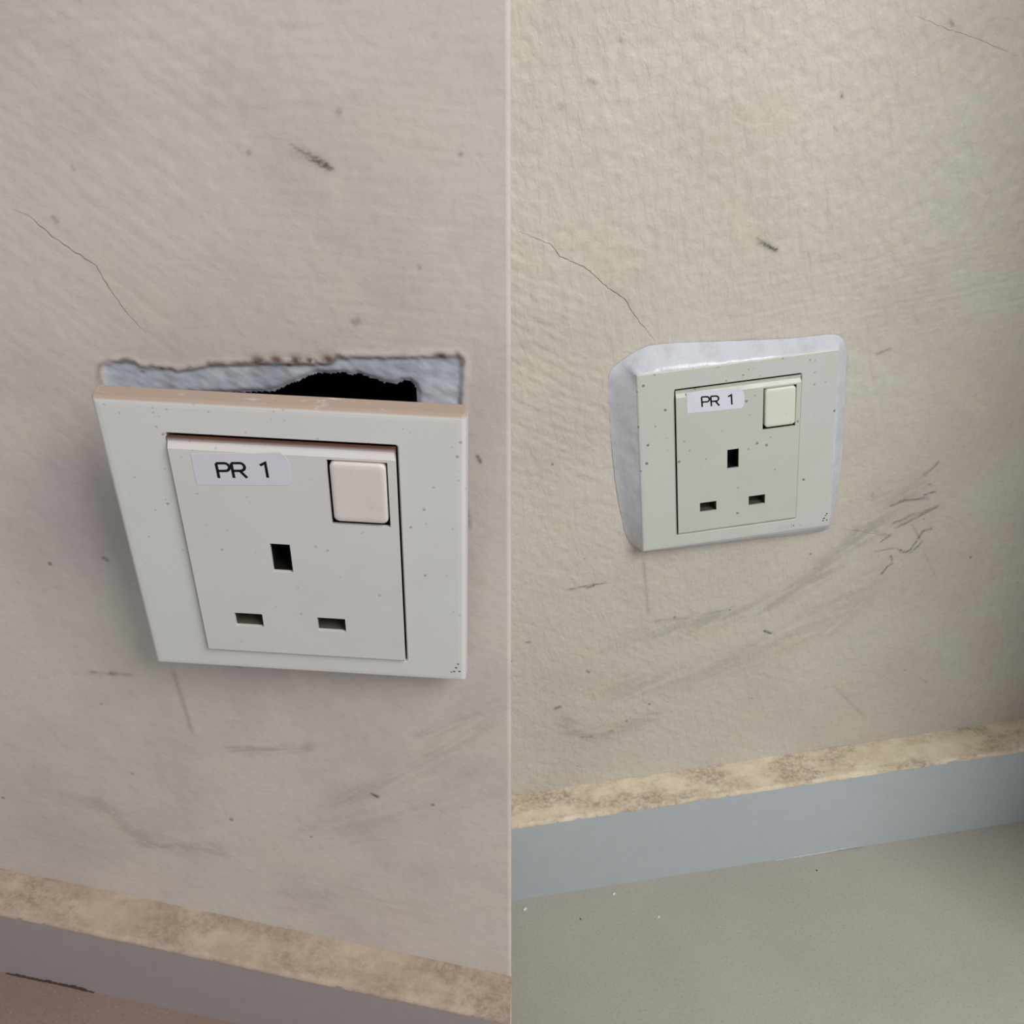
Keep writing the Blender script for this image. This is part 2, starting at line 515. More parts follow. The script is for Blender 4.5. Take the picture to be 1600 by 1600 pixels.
def surf_right(x, y):
    z = relief_right(x, y)
    g = np.zeros(x.shape); p = np.zeros(x.shape); r = np.zeros(x.shape)
    A = lambda *a, **k: add_stroke(g, x, y, M_WR, *a, **k)
    A([(1182, 376), (1200, 384), (1216, 394)], 1.6, 0.40, 1)
    for k, (a, b, w, q) in enumerate([((1180, 371), (1200, 382), .42, .6), ((1186, 377), (1210, 388), .5, .9), ((1190, 381), (1216, 393), .55, 1.0), ((1198, 383), (1216, 390), .42, .9)]):
        A([a, b], w, q, 70 + k)
    A([(885, 922), (915, 916), (948, 910)], 0.55, 0.8, 2, streak=0.8)
    A([(915, 919), (930, 915)], 0.6, 0.8, 3)
    A([(1195, 986), (1204, 990)], 0.7, 0.95, 4, taper=False)
    A([(917, 1048), (921, 1051)], 0.6, 0.7, 5, taper=False)
    A([(868, 1107), (876, 1104)], 0.8, 0.7, 6, taper=False)
    A([(823, 1003), (827, 1003)], 0.6, 0.6, 7, taper=False)
    A([(960, 1005), (1080, 975), (1200, 945), (1280, 895), (1345, 840), (1400, 790), (1455, 735)], 5.5, 0.42, 8, streak=4)
    A([(1010, 972), (1080, 965), (1155, 948)], 1.0, 0.35, 9, streak=1.5)
    A([(1250, 905), (1310, 860), (1352, 815)], 3.0, 0.40, 10, streak=2)
    A([(880, 1080), (1010, 1075), (1120, 1045), (1230, 1000), (1330, 935), (1400, 870)], 9, 0.26, 11, streak=5)
    A([(1280, 990), (1330, 960), (1380, 900)], 6, 0.22, 12, streak=4)
    A([(870, 1112), (900, 1145), (950, 1148), (1000, 1125), (1040, 1105)], 5, 0.36, 13, streak=3)
    A([(905, 1152), (930, 1151)], 0.9, 0.6, 14, streak=1)
    A([(945, 1146), (960, 1140)], 0.9, 0.6, 15, streak=1)
    A([(1005, 880), (1120, 868), (1240, 862)], 4, 0.14, 16, streak=3)
    A([(1004, 868), (1010, 920), (1014, 968)], 0.8, 0.26, 17)
    A([(1060, 920), (1150, 905)], 16, 0.10, 18)
    for k, (pts, w, a) in enumerate([
            ([(1376, 847), (1383, 841), (1391, 836)], 0.5, 0.85), ([(1335, 828), (1362, 828), (1390, 837)], 0.4, 0.5),
            ([(1392, 790), (1412, 782), (1432, 780), (1450, 778)], 0.8, 0.7), ([(1444, 773), (1452, 771), (1462, 768)], 0.5, 0.9),
            ([(1450, 757), (1455, 758)], 0.5, 0.8), ([(1444, 742), (1455, 733), (1466, 722)], 0.8, 0.6),
            ([(1400, 824), (1425, 812), (1448, 800), (1465, 791)], 0.7, 0.75), ([(1395, 818), (1430, 803), (1452, 797)], 0.9, 0.6),
            ([(1404, 858), (1412, 863), (1422, 860), (1434, 842), (1442, 830), (1455, 826)], 0.6, 0.85),
            ([(1422, 864), (1436, 852), (1440, 846)], 0.5, 0.75), ([(1366, 862), (1392, 857), (1406, 858)], 0.5, 0.45),
            ([(1377, 897), (1385, 887), (1394, 880), (1392, 868)], 0.6, 0.8), ([(1425, 820), (1437, 842)], 0.35, 0.5),
            ([(1362, 778), (1364, 770)], 0.6, 0.4), ([(1442, 858), (1456, 890), (1462, 900)], 0.4, 0.3),
            ([(1370, 553), (1392, 545)], 0.8, 0.45), ([(1314, 145), (1316, 153)], 0.45, 0.9), ([(1484, 33), (1488, 39)], 0.8, 0.7),
            ([(1303, 198), (1309, 205)], 0.35, 0.5), ([(1254, 203), (1257, 206)], 0.5, 0.6), ([(920, 125), (930, 130)], 0.8, 0.45),
            ([(870, 165), (878, 168)], 0.9, 0.35), ([(1438, 1060), (1448, 1066)], 0.5, 0.3)]):
        A(pts, w, a, 30 + k, streak=0.9, taper=False)
    A([(1300, 1070), (1335, 1105), (1360, 1127)], 1.2, 0.22, 60, streak=1.5)
    A([(1350, 780), (1420, 770), (1450, 740)], 7, 0.22, 61, streak=3)
    # a few raised grains and pits of the paint
    rng = np.random.RandomState(3)
    for i in range(110):
        cx, cy = rng.uniform(-120, 165), rng.uniform(-150, 190)
        if -50 < cx < 50 and -50 < cy < 55: continue
        rr = rng.uniform(0.5, 1.1)
        m = (abs(x - cx) < 4) & (abs(y - cy) < 4)
        z[m] += rng.choice([0.3, 0.4, -0.25]) * np.exp(-((x[m] - cx) ** 2 + (y[m] - cy) ** 2) / rr ** 2) * (0.4 if cy < 0 else 1)
    # the ledge line: paint thins out over it
    return z, np.stack([g, p, r], -1)


X = axis_steps((-420, -160, 20), (-160, 172, 0.62))
Y = axis_steps((S_R['y2'] - 0.5, S_R['y1'] - 2, 12), (S_R['y1'] - 2, 196, 0.62), (196, 420, 16))
wall_right = build_sheet('wall_right', X, Y, surf_right, None, M_wall_r, M_WR)
tag(wall_right, 'cream painted wall with brush streaks around the repaired socket', kind='structure')

# ---- left wall: the nearer pier with the loose socket
SL = dict(y1=-136.86, dep=16.97, y2=-171.0)
_a0 = px_local(M_WL, 800, 0); _a1 = px_local(M_WL, 800, 1600)


def arris(y):
    return _a0[0] + (y - _a0[1]) * (_a1[0] - _a0[0]) / (_a1[1] - _a0[1])


PUTTY_PX = [(161, 590), (163, 572), (175, 567), (195, 566), (210, 568), (220, 574), (240, 575), (252, 577), (262, 576), (275, 580), (300, 578),
            (330, 572), (370, 571), (400, 569), (450, 570), (515, 569), (530, 560), (560, 559), (600, 560), (690, 558), (714, 557), (720, 563),
            (721, 590), (719, 640), (700, 760), (640, 980), (330, 960), (205, 680), (168, 612), (161, 600)]
HOLE_PX = [(290, 619), (330, 617), (380, 616.5), (425, 615), (448, 604), (465, 598), (482, 589), (495, 586), (515, 587), (534, 584.5), (545, 589),
           (558, 587), (575, 593), (590, 598), (596, 601), (616, 604), (628, 598), (638, 598), (646, 605), (650, 616),
           (640, 720), (620, 860), (420, 860), (340, 760), (295, 650)]
PUTTY = pts_local(M_WL, PUTTY_PX)
HOLE = pts_local(M_WL, HOLE_PX)


def surf_left(x, y):
    z = relief_left(x, y)
    g = np.zeros(x.shape); r = np.zeros(x.shape)
    A = lambda *a, **k: add_stroke(g, x, y, M_WL, *a, **k)
    A([(452, 230), (485, 245), (522, 264)], 1.5, 0.30, 1)
    for k, (a, b, w, q) in enumerate([((450, 224), (488, 246), .30, .5), ((462, 233), (500, 251), .38, .75), ((478, 240), (516, 258), .34, .8),
                                      ((484, 248), (524, 266), .40, .95), ((474, 246), (510, 262), .30, .7), ((494, 256), (520, 268), .36, .8)]):
        A([a, ((a[0] + b[0]) / 2 + 1, (a[1] + b[1]) / 2 - 1), b], w, q, 2 + k)
    A([(525, 170), (535, 178)], 1.0, 0.35, 3)
    A([(548, 505), (565, 500)], 1.0, 0.4, 4)
    A([(652, 418), (658, 417)], 0.7, 0.4, 5); A([(718, 238), (722, 245)], 0.5, 0.5, 6)
    A([(385, 235), (392, 242)], 0.6, 0.4, 7); A([(110, 258), (118, 268)], 0.5, 0.35, 8); A([(80, 335), (92, 350)], 0.6, 0.4, 9)
    A([(580, 1240), (590, 1245)], 0.6, 0.95, 10, taper=False); A([(162, 872), (168, 875)], 0.5, 0.8, 11, taper=False)
    A([(135, 1050), (180, 1053), (212, 1055)], 0.6, 0.6, 12, streak=0.8); A([(172, 1052), (182, 1053)], 0.7, 0.7, 13)
    A([(203, 1207), (209, 1210)], 0.6, 0.5, 14); A([(366, 1038), (374, 1041)], 0.6, 0.9, 15, taper=False)
    A([(70, 1080), (95, 1140), (130, 1210), (165, 1262), (195, 1290)], 2.6, 0.42, 16, streak=2)
    A([(150, 1240), (200, 1300), (280, 1325), (375, 1330)], 3.2, 0.36, 17, streak=2)
    A([(200, 1315), (250, 1322), (300, 1322), (370, 1340)], 1.4, 0.35, 18, streak=1)
    A([(340, 1168), (420, 1172), (500, 1166)], 1.8, 0.30, 19, streak=1.5)
    A([(500, 1262), (600, 1225), (700, 1170), (795, 1110)], 4, 0.30, 20, streak=3)
    A([(640, 1155), (700, 1140), (795, 1090)], 3, 0.28, 21, streak=2)
    A([(420, 1310), (560, 1290), (700, 1250), (795, 1200)], 7, 0.20, 22, streak=4)
    A([(268, 1040), (285, 1095), (302, 1150)], 0.8, 0.30, 23)
    A([(745, 710), (752, 725)], 0.5, 0.8, 24); A([(730, 790), (735, 830)], 0.7, 0.35, 25)
    A([(400, 1370), (560, 1400), (700, 1440)], 8, 0.14, 26, streak=3)
    # putty strip left where the plate used to sit, sunk below a ragged paint lip
    wx = x + 0.35 * perlin(x / 2.3, y / 2.3, 31); wy = y + 0.35 * perlin(x / 1.9, y / 1.9, 32)
    ins = inside(wx, wy, PUTTY)
    near = (y > 20) & (y < 112)
    d = np.full(x.shape, 50.0)
    d[near] = d_poly(wx[near], wy[near], PUTTY + PUTTY[:1])[0]
    sd = np.where(ins, -d, d)
    p = smooth(0.35, -0.35, sd)
    z = z - 0.6 * smooth(0.6, -0.8, sd) + 0.22 * np.exp(-((sd - 0.9) / 0.9) ** 2)
    z = z + p * (0.30 * perlin(x / 4.0, y / 2.5, 33) + 0.10 * oriented(x, y, -25, 4.0, 1.2, 34)) 
    # brown grime on the lip
    lip = np.exp(-((sd - 0.7) / 0.8) ** 2)
    r = np.maximum(r, lip * smooth(-0.05, 0.25, perlin(x / 5.0, y / 5.0, 35)) * 0.6)
    for cx_, cy_, w_ in ((404, 564, 1.5), (432, 562, 1.2), (463, 563, 1.3), (486, 563, 1.0), (513, 561, 1.2), (252, 575, 0.6), (221, 582, 0.4), (450, 571, 0.6), (690, 556, 1.0)):
        qx, qy = px_local(M_WL, cx_, cy_)
        r = np.maximum(r, 0.95 * np.exp(-(((x - qx) / (w_ * 1.5)) ** 2 + ((y - qy) / (w_ * 1.0)) ** 2)))
    # old pink paint showing on the putty's left end
    sx, sy = px_local(M_WL, 262, 605)
    r = np.maximum(r, 0.28 * p * np.exp(-(((x - sx) / 2.0) ** 2 + ((y - sy) / 4.5) ** 2)))
    qx, qy = px_local(M_WL, 672, 600)
    g = np.maximum(g, 0.5 * p * np.exp(-(((x - qx + 0.25 * (y - qy)) / 0.5) ** 2 + ((y - qy) / 3.0) ** 2)))
    # ragged plaster about the hole
    dh = np.full(x.shape, 50.0)
    dh[near] = d_poly(x[near], y[near], HOLE + HOLE[:1])[0]
    z = z - 0.8 * np.exp(-(dh / 0.9) ** 2)
    return z, np.stack([g, p, r], -1)


# columns measured back from the arris, so the last column is the corner itself
Xl = axis_steps((-420, -140, 20), (-140, -107, 0.6), (-107, -6, 0.40), (-6, -1.5, 0.5))
Yl = axis_steps((SL['y2'] - 40, SL['y1'] - 2, 12), (SL['y1'] - 2, 60, 0.55), (60, 108, 0.36), (108, 175, 0.46), (175, 420, 16))
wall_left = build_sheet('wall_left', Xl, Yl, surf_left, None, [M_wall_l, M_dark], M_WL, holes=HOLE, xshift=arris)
tag(wall_left, 'painted pier in a pinkish grey cast with a ragged hole above the loose socket', kind='structure')

# return face of the pier, with a rounded arris, running straight back to the right wall
rv, rf = [], []
ys = np.concatenate([np.linspace(SL['y2'] - 40, 175, 120), np.linspace(190, 420, 10)])
back_dir = np.array(M_WL.to_3x3().inverted() @ Vector((-0.02, 1, 0)))
front_dir = np.array([1.0, 0, 0])
for y in ys:
    ax = arris(y)
    z0 = float(relief_left(np.array([ax - 1.5]), np.array([y]))[0])
    P0 = np.array([ax - 1.5, y, z0])
    row = []
    for a in np.linspace(0, 1, 6):
        t = a * math.pi / 2
        row.append(P0 + 1.5 * math.sin(t) * front_dir + 1.5 * (1 - math.cos(t)) * back_dir)
    base = row[-1]
    # length to the plane of the right wall
    w = np.array(M_WL @ Vector(base * MM))
    L = max(0.02, (0.004 - w[1])) / MM
    for s in np.linspace(0, 1, 12)[1:]:
        row.append(base + back_dir * L * s)
    rv.append(row)
nr = len(rv[0])
for i in range(len(ys) - 1):
    for j in range(nr - 1):
        a = i * nr + j
        rf.append((a, a + 1, a + nr + 1, a + nr))
link_mesh('wall_return', [q * MM for row in rv for q in row], rf, M_wall_l, None, M_WL, smooth=True)
tag(bpy.data.objects['wall_return'], kind='structure')


# hairline cracks in the paint (narrow slits of shadow, lying in the relief)
def crack(name, pts, M, relief, parent, w0, mat, seed):
    p = pts_local(M, pts)
    rng = random.Random(seed)
    out = []
    for i in range(len(p) - 1):
        n = max(2, int(math.hypot(p[i + 1][0] - p[i][0], p[i + 1][1] - p[i][1]) / 1.1))
        for k in range(n):
            t = k / n
            out.append((p[i][0] + (p[i + 1][0] - p[i][0]) * t + rng.uniform(-.22, .22), p[i][1] + (p[i + 1][1] - p[i][1]) * t + rng.uniform(-.22, .22)))
    out.append(p[-1])
    V, F = [], []
    N = len(out)
    for i, (x, y) in enumerate(out):
        a = out[max(0, i - 1)]; b = out[min(N - 1, i + 1)]
        dx, dy = b[0] - a[0], b[1] - a[1]
        l = math.hypot(dx, dy) or 1
        w = w0 * (0.55 + 0.6 * rng.random()) * min(1, 0.25 + 3 * min(i, N - 1 - i) / N)
        for s in (-1, 1):
            qx, qy = x - dy / l * w * s, y + dx / l * w * s
            zz = float(relief(np.array([qx]), np.array([qy]))[0]) + 0.06
            V.append((qx * MM, qy * MM, zz * MM))
        if i: F.append((2 * i - 2, 2 * i, 2 * i + 1, 2 * i - 1))
    o = link_mesh(name, V, F, mat, parent)
    return o


crack('hairline_crack', [(812, 362), (862, 382), (875, 400), (918, 420), (950, 450), (975, 466), (990, 490), (1005, 510), (1024, 532)], M_WR, relief_right, wall_right, 0.13, M_crack, 1)
crack('hairline_crack', [(1425, 22), (1480, 45), (1530, 62), (1592, 88)], M_WR, relief_right, wall_right, 0.06, M_crack_faint, 2)
crack('hairline_crack', [(1316, 826), (1345, 830), (1388, 838)], M_WR, relief_right, wall_right, 0.06, M_crack_faint, 3)
crack('hairline_crack', [(20, 325), (50, 340), (80, 368), (125, 398), (150, 415), (175, 455), (200, 490), (230, 521)], M_WL, relief_left, wall_left, 0.08, M_crack_faint, 4)


# ------------------------------------------------------------------ skirtings with their ledges, floors
def ledge_mesh(x0, x1, y, dep, seed, x1f=None, t=1.6):
    """rough sloping top of the skirting: grid from the wall to a slightly ragged front edge"""
    n, m = 260, 10
    V, F = [], []
    xs = np.linspace(0, 1, n)
    for i, u in enumerate(xs):
        for j in range(m + 1):
            v = j / m
            xe = x1 + (x1f - x1) * v if x1f is not None else x1
            x = x0 + (xe - x0) * u
            px = np.array([x]); pv = np.array([v * dep])
            h = 0.5 * float(perlin(px / 9, pv / 6, seed)[0]) + 0.3 * float(perlin(px / 2.5, pv / 2.5, seed + 1)[0])
            z = dep * v + (0.35 * float(perlin(px / 4, pv * 0, seed + 2)[0]) if j == m else 0)
            V.append((x * MM, (y + h * (0.3 + 0.7 * (1 - v)) - 0.25 * v) * MM, z * MM))
        # front lip
    for i in range(n - 1):
        for j in range(m):
            a = i * (m + 1) + j
            F.append((a, a + 1, a + m + 2, a + m + 1))
    base = len(V)
    for i in range(n):
        a = V[i * (m + 1) + m]
        V.append((a[0], a[1] - t * MM, a[2]))
    for i in range(n - 1):
        a = i * (m + 1) + m
        F.append((a, base + i, base + i + 1, a + m + 1))
    return V, F


def skirting(name, x0, x1, S, M, mats, label, seed, x1f=None):
    y1, dep, y2 = S['y1'], S['dep'], S['y2']
    xf = x1 if x1f is None else x1f
    d2 = dep - 0.1
    V = [(x0, y2, 0), (x1, y2, 0), (xf, y2, d2), (x0, y2, d2), (x0, y1 - .8, 0), (x1, y1 - .8, 0), (xf, y1 - .8, d2), (x0, y1 - .8, d2)]
    F = [(3, 2, 6, 7), (0, 4, 5, 1), (0, 3, 7, 4), (1, 5, 6, 2), (4, 7, 6, 5), (0, 1, 2, 3)]
    o = link_mesh(name, [tuple(c * MM for c in v) for v in V], F, mats[0], None, M)
    tag(o, label, kind='structure')
    v, f = ledge_mesh(x0, x1, y1, dep, seed, x1f)
    l = link_mesh('mortar_ledge', v, f, mats[1], o, smooth=True)
    l['label'] = 'stained tan ledge along the top of the skirting'
    return o


sk_r = skirting('baseboard_right', -420, 171.5, S_R, M_WR, (M_skirt_r, M_ledge_r), 'blue grey skirting with a stained tan ledge under the repaired socket', 41)
xe0 = arris(SL['y1']) - 0.2
xe1 = px_local(M_WL, 800, 1590, SL['dep'])[0] - 0.3
sk_l = skirting('baseboard_left', -330, xe0, SL, M_WL, (M_skirt_l, M_ledge_l), 'mauve grey skirting with a brownish ledge under the loose socket', 51, xe1)


def joint(name, pts, M, z, w0, h, mat, parent, seed):
    """irregular low bead along photo points lying on the floor joint (local frame, plane z)"""
    p = pts_local(M, pts, z)
    rng = random.Random(seed)
    V, F = [], []
    n = 60
    for i in range(n):
        t = i / (n - 1) * (len(p) - 1)
        k = min(int(t), len(p) - 2); u = t - k
        x = p[k][0] + (p[k + 1][0] - p[k][0]) * u
        y = p[k][1] + (p[k + 1][1] - p[k][1]) * u
        w = w0 * (0.3 + 0.9 * rng.random()) * min(1, 0.2 + 4 * min(i, n - 1 - i) / n)
        for c, s in ((1, 0.0), (0.75, 0.7), (0, 1)):
            V.append((x * MM, (y + w * c) * MM, (z + h * s * (0.5 + rng.random() * 0.5)) * MM))
        if i:
            a = 3 * (i - 1)
            F += [(a, a + 1, a + 4, a + 3), (a + 1, a + 2, a + 5, a + 4)]
    return link_mesh(name, V, F, mat, parent, smooth=True)


joint('caulk_bead', [(1150, 1357), (1220, 1343), (1290, 1331), (1350, 1320)], M_WR, S_R['dep'], 0.7, 0.8, M_caulk, sk_r, 5)['label'] = 'pale caulk along the floor joint'
joint('caulk_bead', [(1020, 1377), (1080, 1367), (1120, 1361)], M_WR, S_R['dep'], 0.45, 0.5, M_caulk, sk_r, 6)
joint('joint_dirt', [(806, 1413), (860, 1405), (930, 1394)], M_WR, S_R['dep'], 0.6, 0.4, M_dirt, sk_r, 7)['label'] = 'dark dirt in the floor joint'
joint('joint_dirt', [(10, 1520), (50, 1529), (120, 1543), (160, 1556)], M_WL, SL['dep'], 1.0, 0.6, M_dirt, sk_l, 8)['label'] = 'dark brown dirt in the floor joint'


def slab(name, pts_xy, z0, z1, mat, M=None):
    n = len(pts_xy)
    V = [(x, y, z1) for x, y in pts_xy] + [(x, y, z0) for x, y in pts_xy]
    F = [tuple(range(n)), tuple(reversed(range(n, 2 * n)))] + [(i, i + n, (i + 1) % n + n, (i + 1) % n) for i in range(n)]
    return link_mesh(name, V, F, mat, None, M)


fl = slab('floor', [(-0.42, 0.0), (-0.42, -0.9), (0.62, -0.9), (0.62, 0.0)], -0.03, FLOOR_Z, M_floor_r)
tag(fl, 'speckled beige grey stone floor below the grey skirting', kind='structure')
# raised floor at the foot of the pier: built in the pier's frame (y up), standing on the main floor
yt = SL['y2'] * MM
V = []
for yy in (yt, yt - 0.16):
    for xx, zz in ((-0.33, -0.0), (0.070, -0.0), (0.070, SL['dep'] * MM), (0.058, 0.16), (-0.33, 0.16)):
        V.append((xx, yy, zz))
F = [(0, 1, 2, 3, 4), (9, 8, 7, 6, 5)] + [(i, i + 5, (i + 1) % 5 + 5, (i + 1) % 5) for i in range(5)]
fl2 = link_mesh('floor_left', V, F, M_floor_l, None, M_WL)
tag(fl2, 'brownish stone floor at the foot of the pier', kind='structure')

# unseen jamb inferred on the right, sized to shade the end of the wall
jamb = slab('wall_far_right', [(0.1725, 0.004), (0.1725, -0.165), (0.62, -0.165), (0.62, 0.004)], 0.0, 0.66, M_wall_r)
tag(jamb, 'cream painted return closing the wall on the right', kind='structure')


# ------------------------------------------------------------------ the socket
def sheet_with_holes(xs, ys, is_hole, z_of, z_back):
    """thick plate on a grid of cut lines: top faces except holes, walls round every hole and the outside"""
    V, F = [], []
    nx, ny = len(xs), len(ys)
    top = {}
    bot = {}

    def vt(i, j):
        if (i, j) not in top:
            top[(i, j)] = len(V); V.append((xs[i] * MM, ys[j] * MM, z_of(xs[i], ys[j]) * MM))
        return top[(i, j)]

    def vb(i, j):
        if (i, j) not in bot:
            bot[(i, j)] = len(V); V.append((xs[i] * MM, ys[j] * MM, z_back * MM))
        return bot[(i, j)]
    solid = [[not is_hole((xs[i] + xs[i + 1]) / 2, (ys[j] + ys[j + 1]) / 2) for j in range(ny - 1)] for i in range(nx - 1)]
    for i in range(nx - 1):
        for j in range(ny - 1):
            if not solid[i][j]: continue
            F.append((vt(i, j), vt(i + 1, j), vt(i + 1, j + 1), vt(i, j + 1)))
            F.append((vb(i, j + 1), vb(i + 1, j + 1), vb(i + 1, j), vb(i, j)))
            for (di, dj, a, b) in ((0, -1, (i, j), (i + 1, j)), (1, 0, (i + 1, j), (i + 1, j + 1)), (0, 1, (i + 1, j + 1), (i, j + 1)), (-1, 0, (i, j + 1), (i, j))):
                ii, jj = i + di, j + dj
                if not (0 <= ii < nx - 1 and 0 <= jj < ny - 1 and solid[ii][jj]):
                    F.append((vt(*b), vt(*a), vb(*a), vb(*b)))
    return V, F


def open_box(x0, x1, y0, y1, z0, z1):
    """box open at the front (z1)"""
    V = [(x, y, z) for z in (z0, z1) for x, y in ((x0, y0), (x1, y0), (x1, y1), (x0, y1))]
    V = [tuple(c * MM for c in v) for v in V]
    F = [(0, 1, 2, 3), (0, 4, 5, 1), (1, 5, 6, 2), (2, 6, 7, 3), (3, 7, 4, 0)]
    return V, F


def ribbon_strokes(strokes, w, z, thick=0.05):
    """flat printed strokes (polylines in mm) of half width w as one mesh"""
    V, F = [], []
    for s in strokes:
        N = len(s)
        base = len(V)
        closed = s[0] == s[-1]
        for i, (x, y) in enumerate(s):
            a = s[i - 1] if i else (s[-2] if closed else s[0])
            b = s[i + 1] if i < N - 1 else (s[1] if closed else s[-1])
            def un(p, q):
                l = math.hypot(q[0] - p[0], q[1] - p[1]) or 1
                return ((q[0] - p[0]) / l, (q[1] - p[1]) / l)
            d0 = un(a, (x, y)) if a != (x, y) else un((x, y), b)
            d1 = un((x, y), b) if b != (x, y) else d0
            tx, ty = d0[0] + d1[0], d0[1] + d1[1]
            l = math.hypot(tx, ty) or 1
            tx, ty = tx / l, ty / l
            k = w / max(0.55, tx * d0[0] + ty * d0[1])
            V += [((x - ty * k) * MM, (y + tx * k) * MM, (z + thick) * MM), ((x + ty * k) * MM, (y - tx * k) * MM, (z + thick) * MM),
                  ((x - ty * k) * MM, (y + tx * k) * MM, z * MM), ((x + ty * k) * MM, (y - tx * k) * MM, z * MM)]
            if i:
                p = base + 4 * (i - 1); q = p + 4
                F += [(p, p + 1, q + 1, q), (p + 2, p, q, q + 2), (p + 1, p + 3, q + 3, q + 1)]
        if not closed:
            F.append((base, base + 2, base + 3, base + 1))
            e = base + 4 * (N - 1)
            F.append((e + 1, e + 3, e + 2, e))
    return V, F


def arc(cx, cy, rx, ry, a0, a1, n=10):
    return [(cx + rx * math.cos(math.radians(a0 + (a1 - a0) * i / n)), cy + ry * math.sin(math.radians(a0 + (a1 - a0) * i / n))) for i in range(n + 1)]


def rounded_rect(x0, x1, y0, y1, r, n=5):
    out = []
    for cx, cy, a in ((x1 - r, y1 - r, 0), (x0 + r, y1 - r, 90), (x0 + r, y0 + r, 180), (x1 - r, y0 + r, 270)):
        out += arc(cx, cy, r, r, a, a + 90, n)
    return out


INS_W, INS_T, INS_B = 27.06, 33.75, -36.07
SW = (11.28, 24.61, 12.25, 29.68)                 # rocker x0 x1 y0 y1
ZI = 1.3                                          # the insert stands proud of the plate
PIN_Y = -1.02


def make_socket(M, mats, sticker_px, pin_dx, sx, tilt_rocker, TH, label):
    M_plate, M_insert, M_rock, M_st = mats
    root = empty('power_socket', M)
    tag(root, label, 'power socket')
    # outer frame plate: chamfered face, thick sides, opening for the insert
    H = 43.0
    hw = H * sx
    ow, ot, ob = INS_W + 0.22, INS_T + 0.4, INS_B - 0.25
    V, F = [], []

    def rect(x0, x1, y0, y1, z):
        b = len(V)
        for x, y in ((x0, y0), (x1, y0), (x1, y1), (x0, y1)): V.append((x * MM, y * MM, z * MM))
        return b

    def bridge(a, b):
        for i in range(4):
            j = (i + 1) % 4
            F.append((a + i, a + j, b + j, b + i))
    r0 = rect(-hw - .45, hw + .45, -H - .45, H + .45, -TH)          # outline against the wall
    r1 = rect(-hw - .30, hw + .30, -H - .30, H + .30, -1.0)
    r2 = rect(-hw + .25, hw - .25, -H + .25, H - .25, -0.05)
    r3 = rect(-hw + 1.6, hw - 1.6, -H + 1.6, H - 1.6, 0.05)
    r4 = rect(-ow - .5, ow + .5, ob - .5, ot + .5, 0.05)
    r5 = rect(-ow, ow, ob, ot, -0.15)
    r6 = rect(-ow, ow, ob, ot, -3.0)
    r7 = rect(-ow, ow, ob, ot, -TH)
    for a, b in ((r0, r1), (r1, r2), (r2, r3), (r3, r4), (r4, r5), (r5, r6), (r6, r7), (r7, r0)): bridge(a, b)
    fr = link_mesh('frame_plate', V, F, M_plate, root)
    bevel(fr, 0.0005, 3, 30)
    # insert with pin holes and the rocker opening
    px = pin_dx
    E_ = (px - 2.55, px + 2.55, PIN_Y - 4.6, PIN_Y + 4.6)
    Nn = (px - 11.1 - 3.75, px - 11.1 + 3.75, PIN_Y - 22.2 - 2.35, PIN_Y - 22.2 + 2.35)
    Ll = (px + 11.1 - 3.75, px + 11.1 + 3.75, PIN_Y - 22.2 - 2.35, PIN_Y - 22.2 + 2.35)
    R_ = (SW[0] - .65, SW[1] + .45, SW[2] - 1.35, SW[3] + .45)
    hs = (E_, Nn, Ll, R_)
    xs = sorted({-INS_W, INS_W, -INS_W + .8, INS_W - .8} | {h[0] for h in hs} | {h[1] for h in hs})
    ys = sorted({INS_B, INS_T, INS_B + 1.2, INS_T - 2.9} | {h[2] for h in hs} | {h[3] for h in hs})

    def zf(x, y):
        if y > INS_T - 0.01: return -0.35
        if y < INS_B + 0.01: return 0.25
        return ZI
    V, F = sheet_with_holes(xs, ys, lambda x, y: any(h[0] < x < h[1] and h[2] < y < h[3] for h in hs), zf, 0.35)
    ins = link_mesh('face_insert', V, F, M_insert, root)
    bevel(ins, 0.00025, 2, 20)
    V, F = open_box(-ow - .2, ow + .2, ob - .2, ot + .2, -(TH + (4.5 if TH < 7 else -.15)), -2.8)
    link_mesh('socket_body', V, F, M_dark, root)  # coloured dark to stand for the shade in the gap round the insert
    # pin chambers with their shutters
    for nm, h in (('earth_pin_slot', E_), ('pin_slot', Nn), ('pin_slot', Ll)):
        V, F = open_box(h[0] - .2, h[1] + .2, h[2] - .2, h[3] + .2, -7.6, 0.4)
        s = link_mesh(nm, V, F, M_slot if nm == 'pin_slot' else M_dark, ins)
        if nm == 'pin_slot':
            y0, y1 = h[2] - .1, h[3] + .1
            W = [(h[0] - .1, y0, -3.6), (h[1] + .1, y0, -3.6), (h[1] + .1, y1, -5.4), (h[0] - .1, y1, -5.4),
                 (h[0] - .1, y0, -4.4), (h[1] + .1, y0, -4.4), (h[1] + .1, y1, -6.2), (h[0] - .1, y1, -6.2)]
            link_mesh('shutter', [tuple(c * MM for c in v) for v in W], [(0, 1, 2, 3), (7, 6, 5, 4), (0, 4, 5, 1), (1, 5, 6, 2), (2, 6, 7, 3), (3, 7, 4, 0)], M_dark, s)
    # rocker well and rocker
    V, F = open_box(R_[0] - .2, R_[1] + .2, R_[2] - .2, R_[3] + .2, -6.0, 0.4)
    link_mesh('switch_well', V, F, M_dark, ins)
    prof = rounded_rect(SW[0], SW[1], SW[2], SW[3], 1.4)
    n = len(prof)
    cx, cy = (SW[0] + SW[1]) / 2, (SW[2] + SW[3]) / 2
    V, F = [], []

    def zr(y, base):
        t = (SW[3] - y) / (SW[3] - SW[2])
        return base + tilt_rocker * t
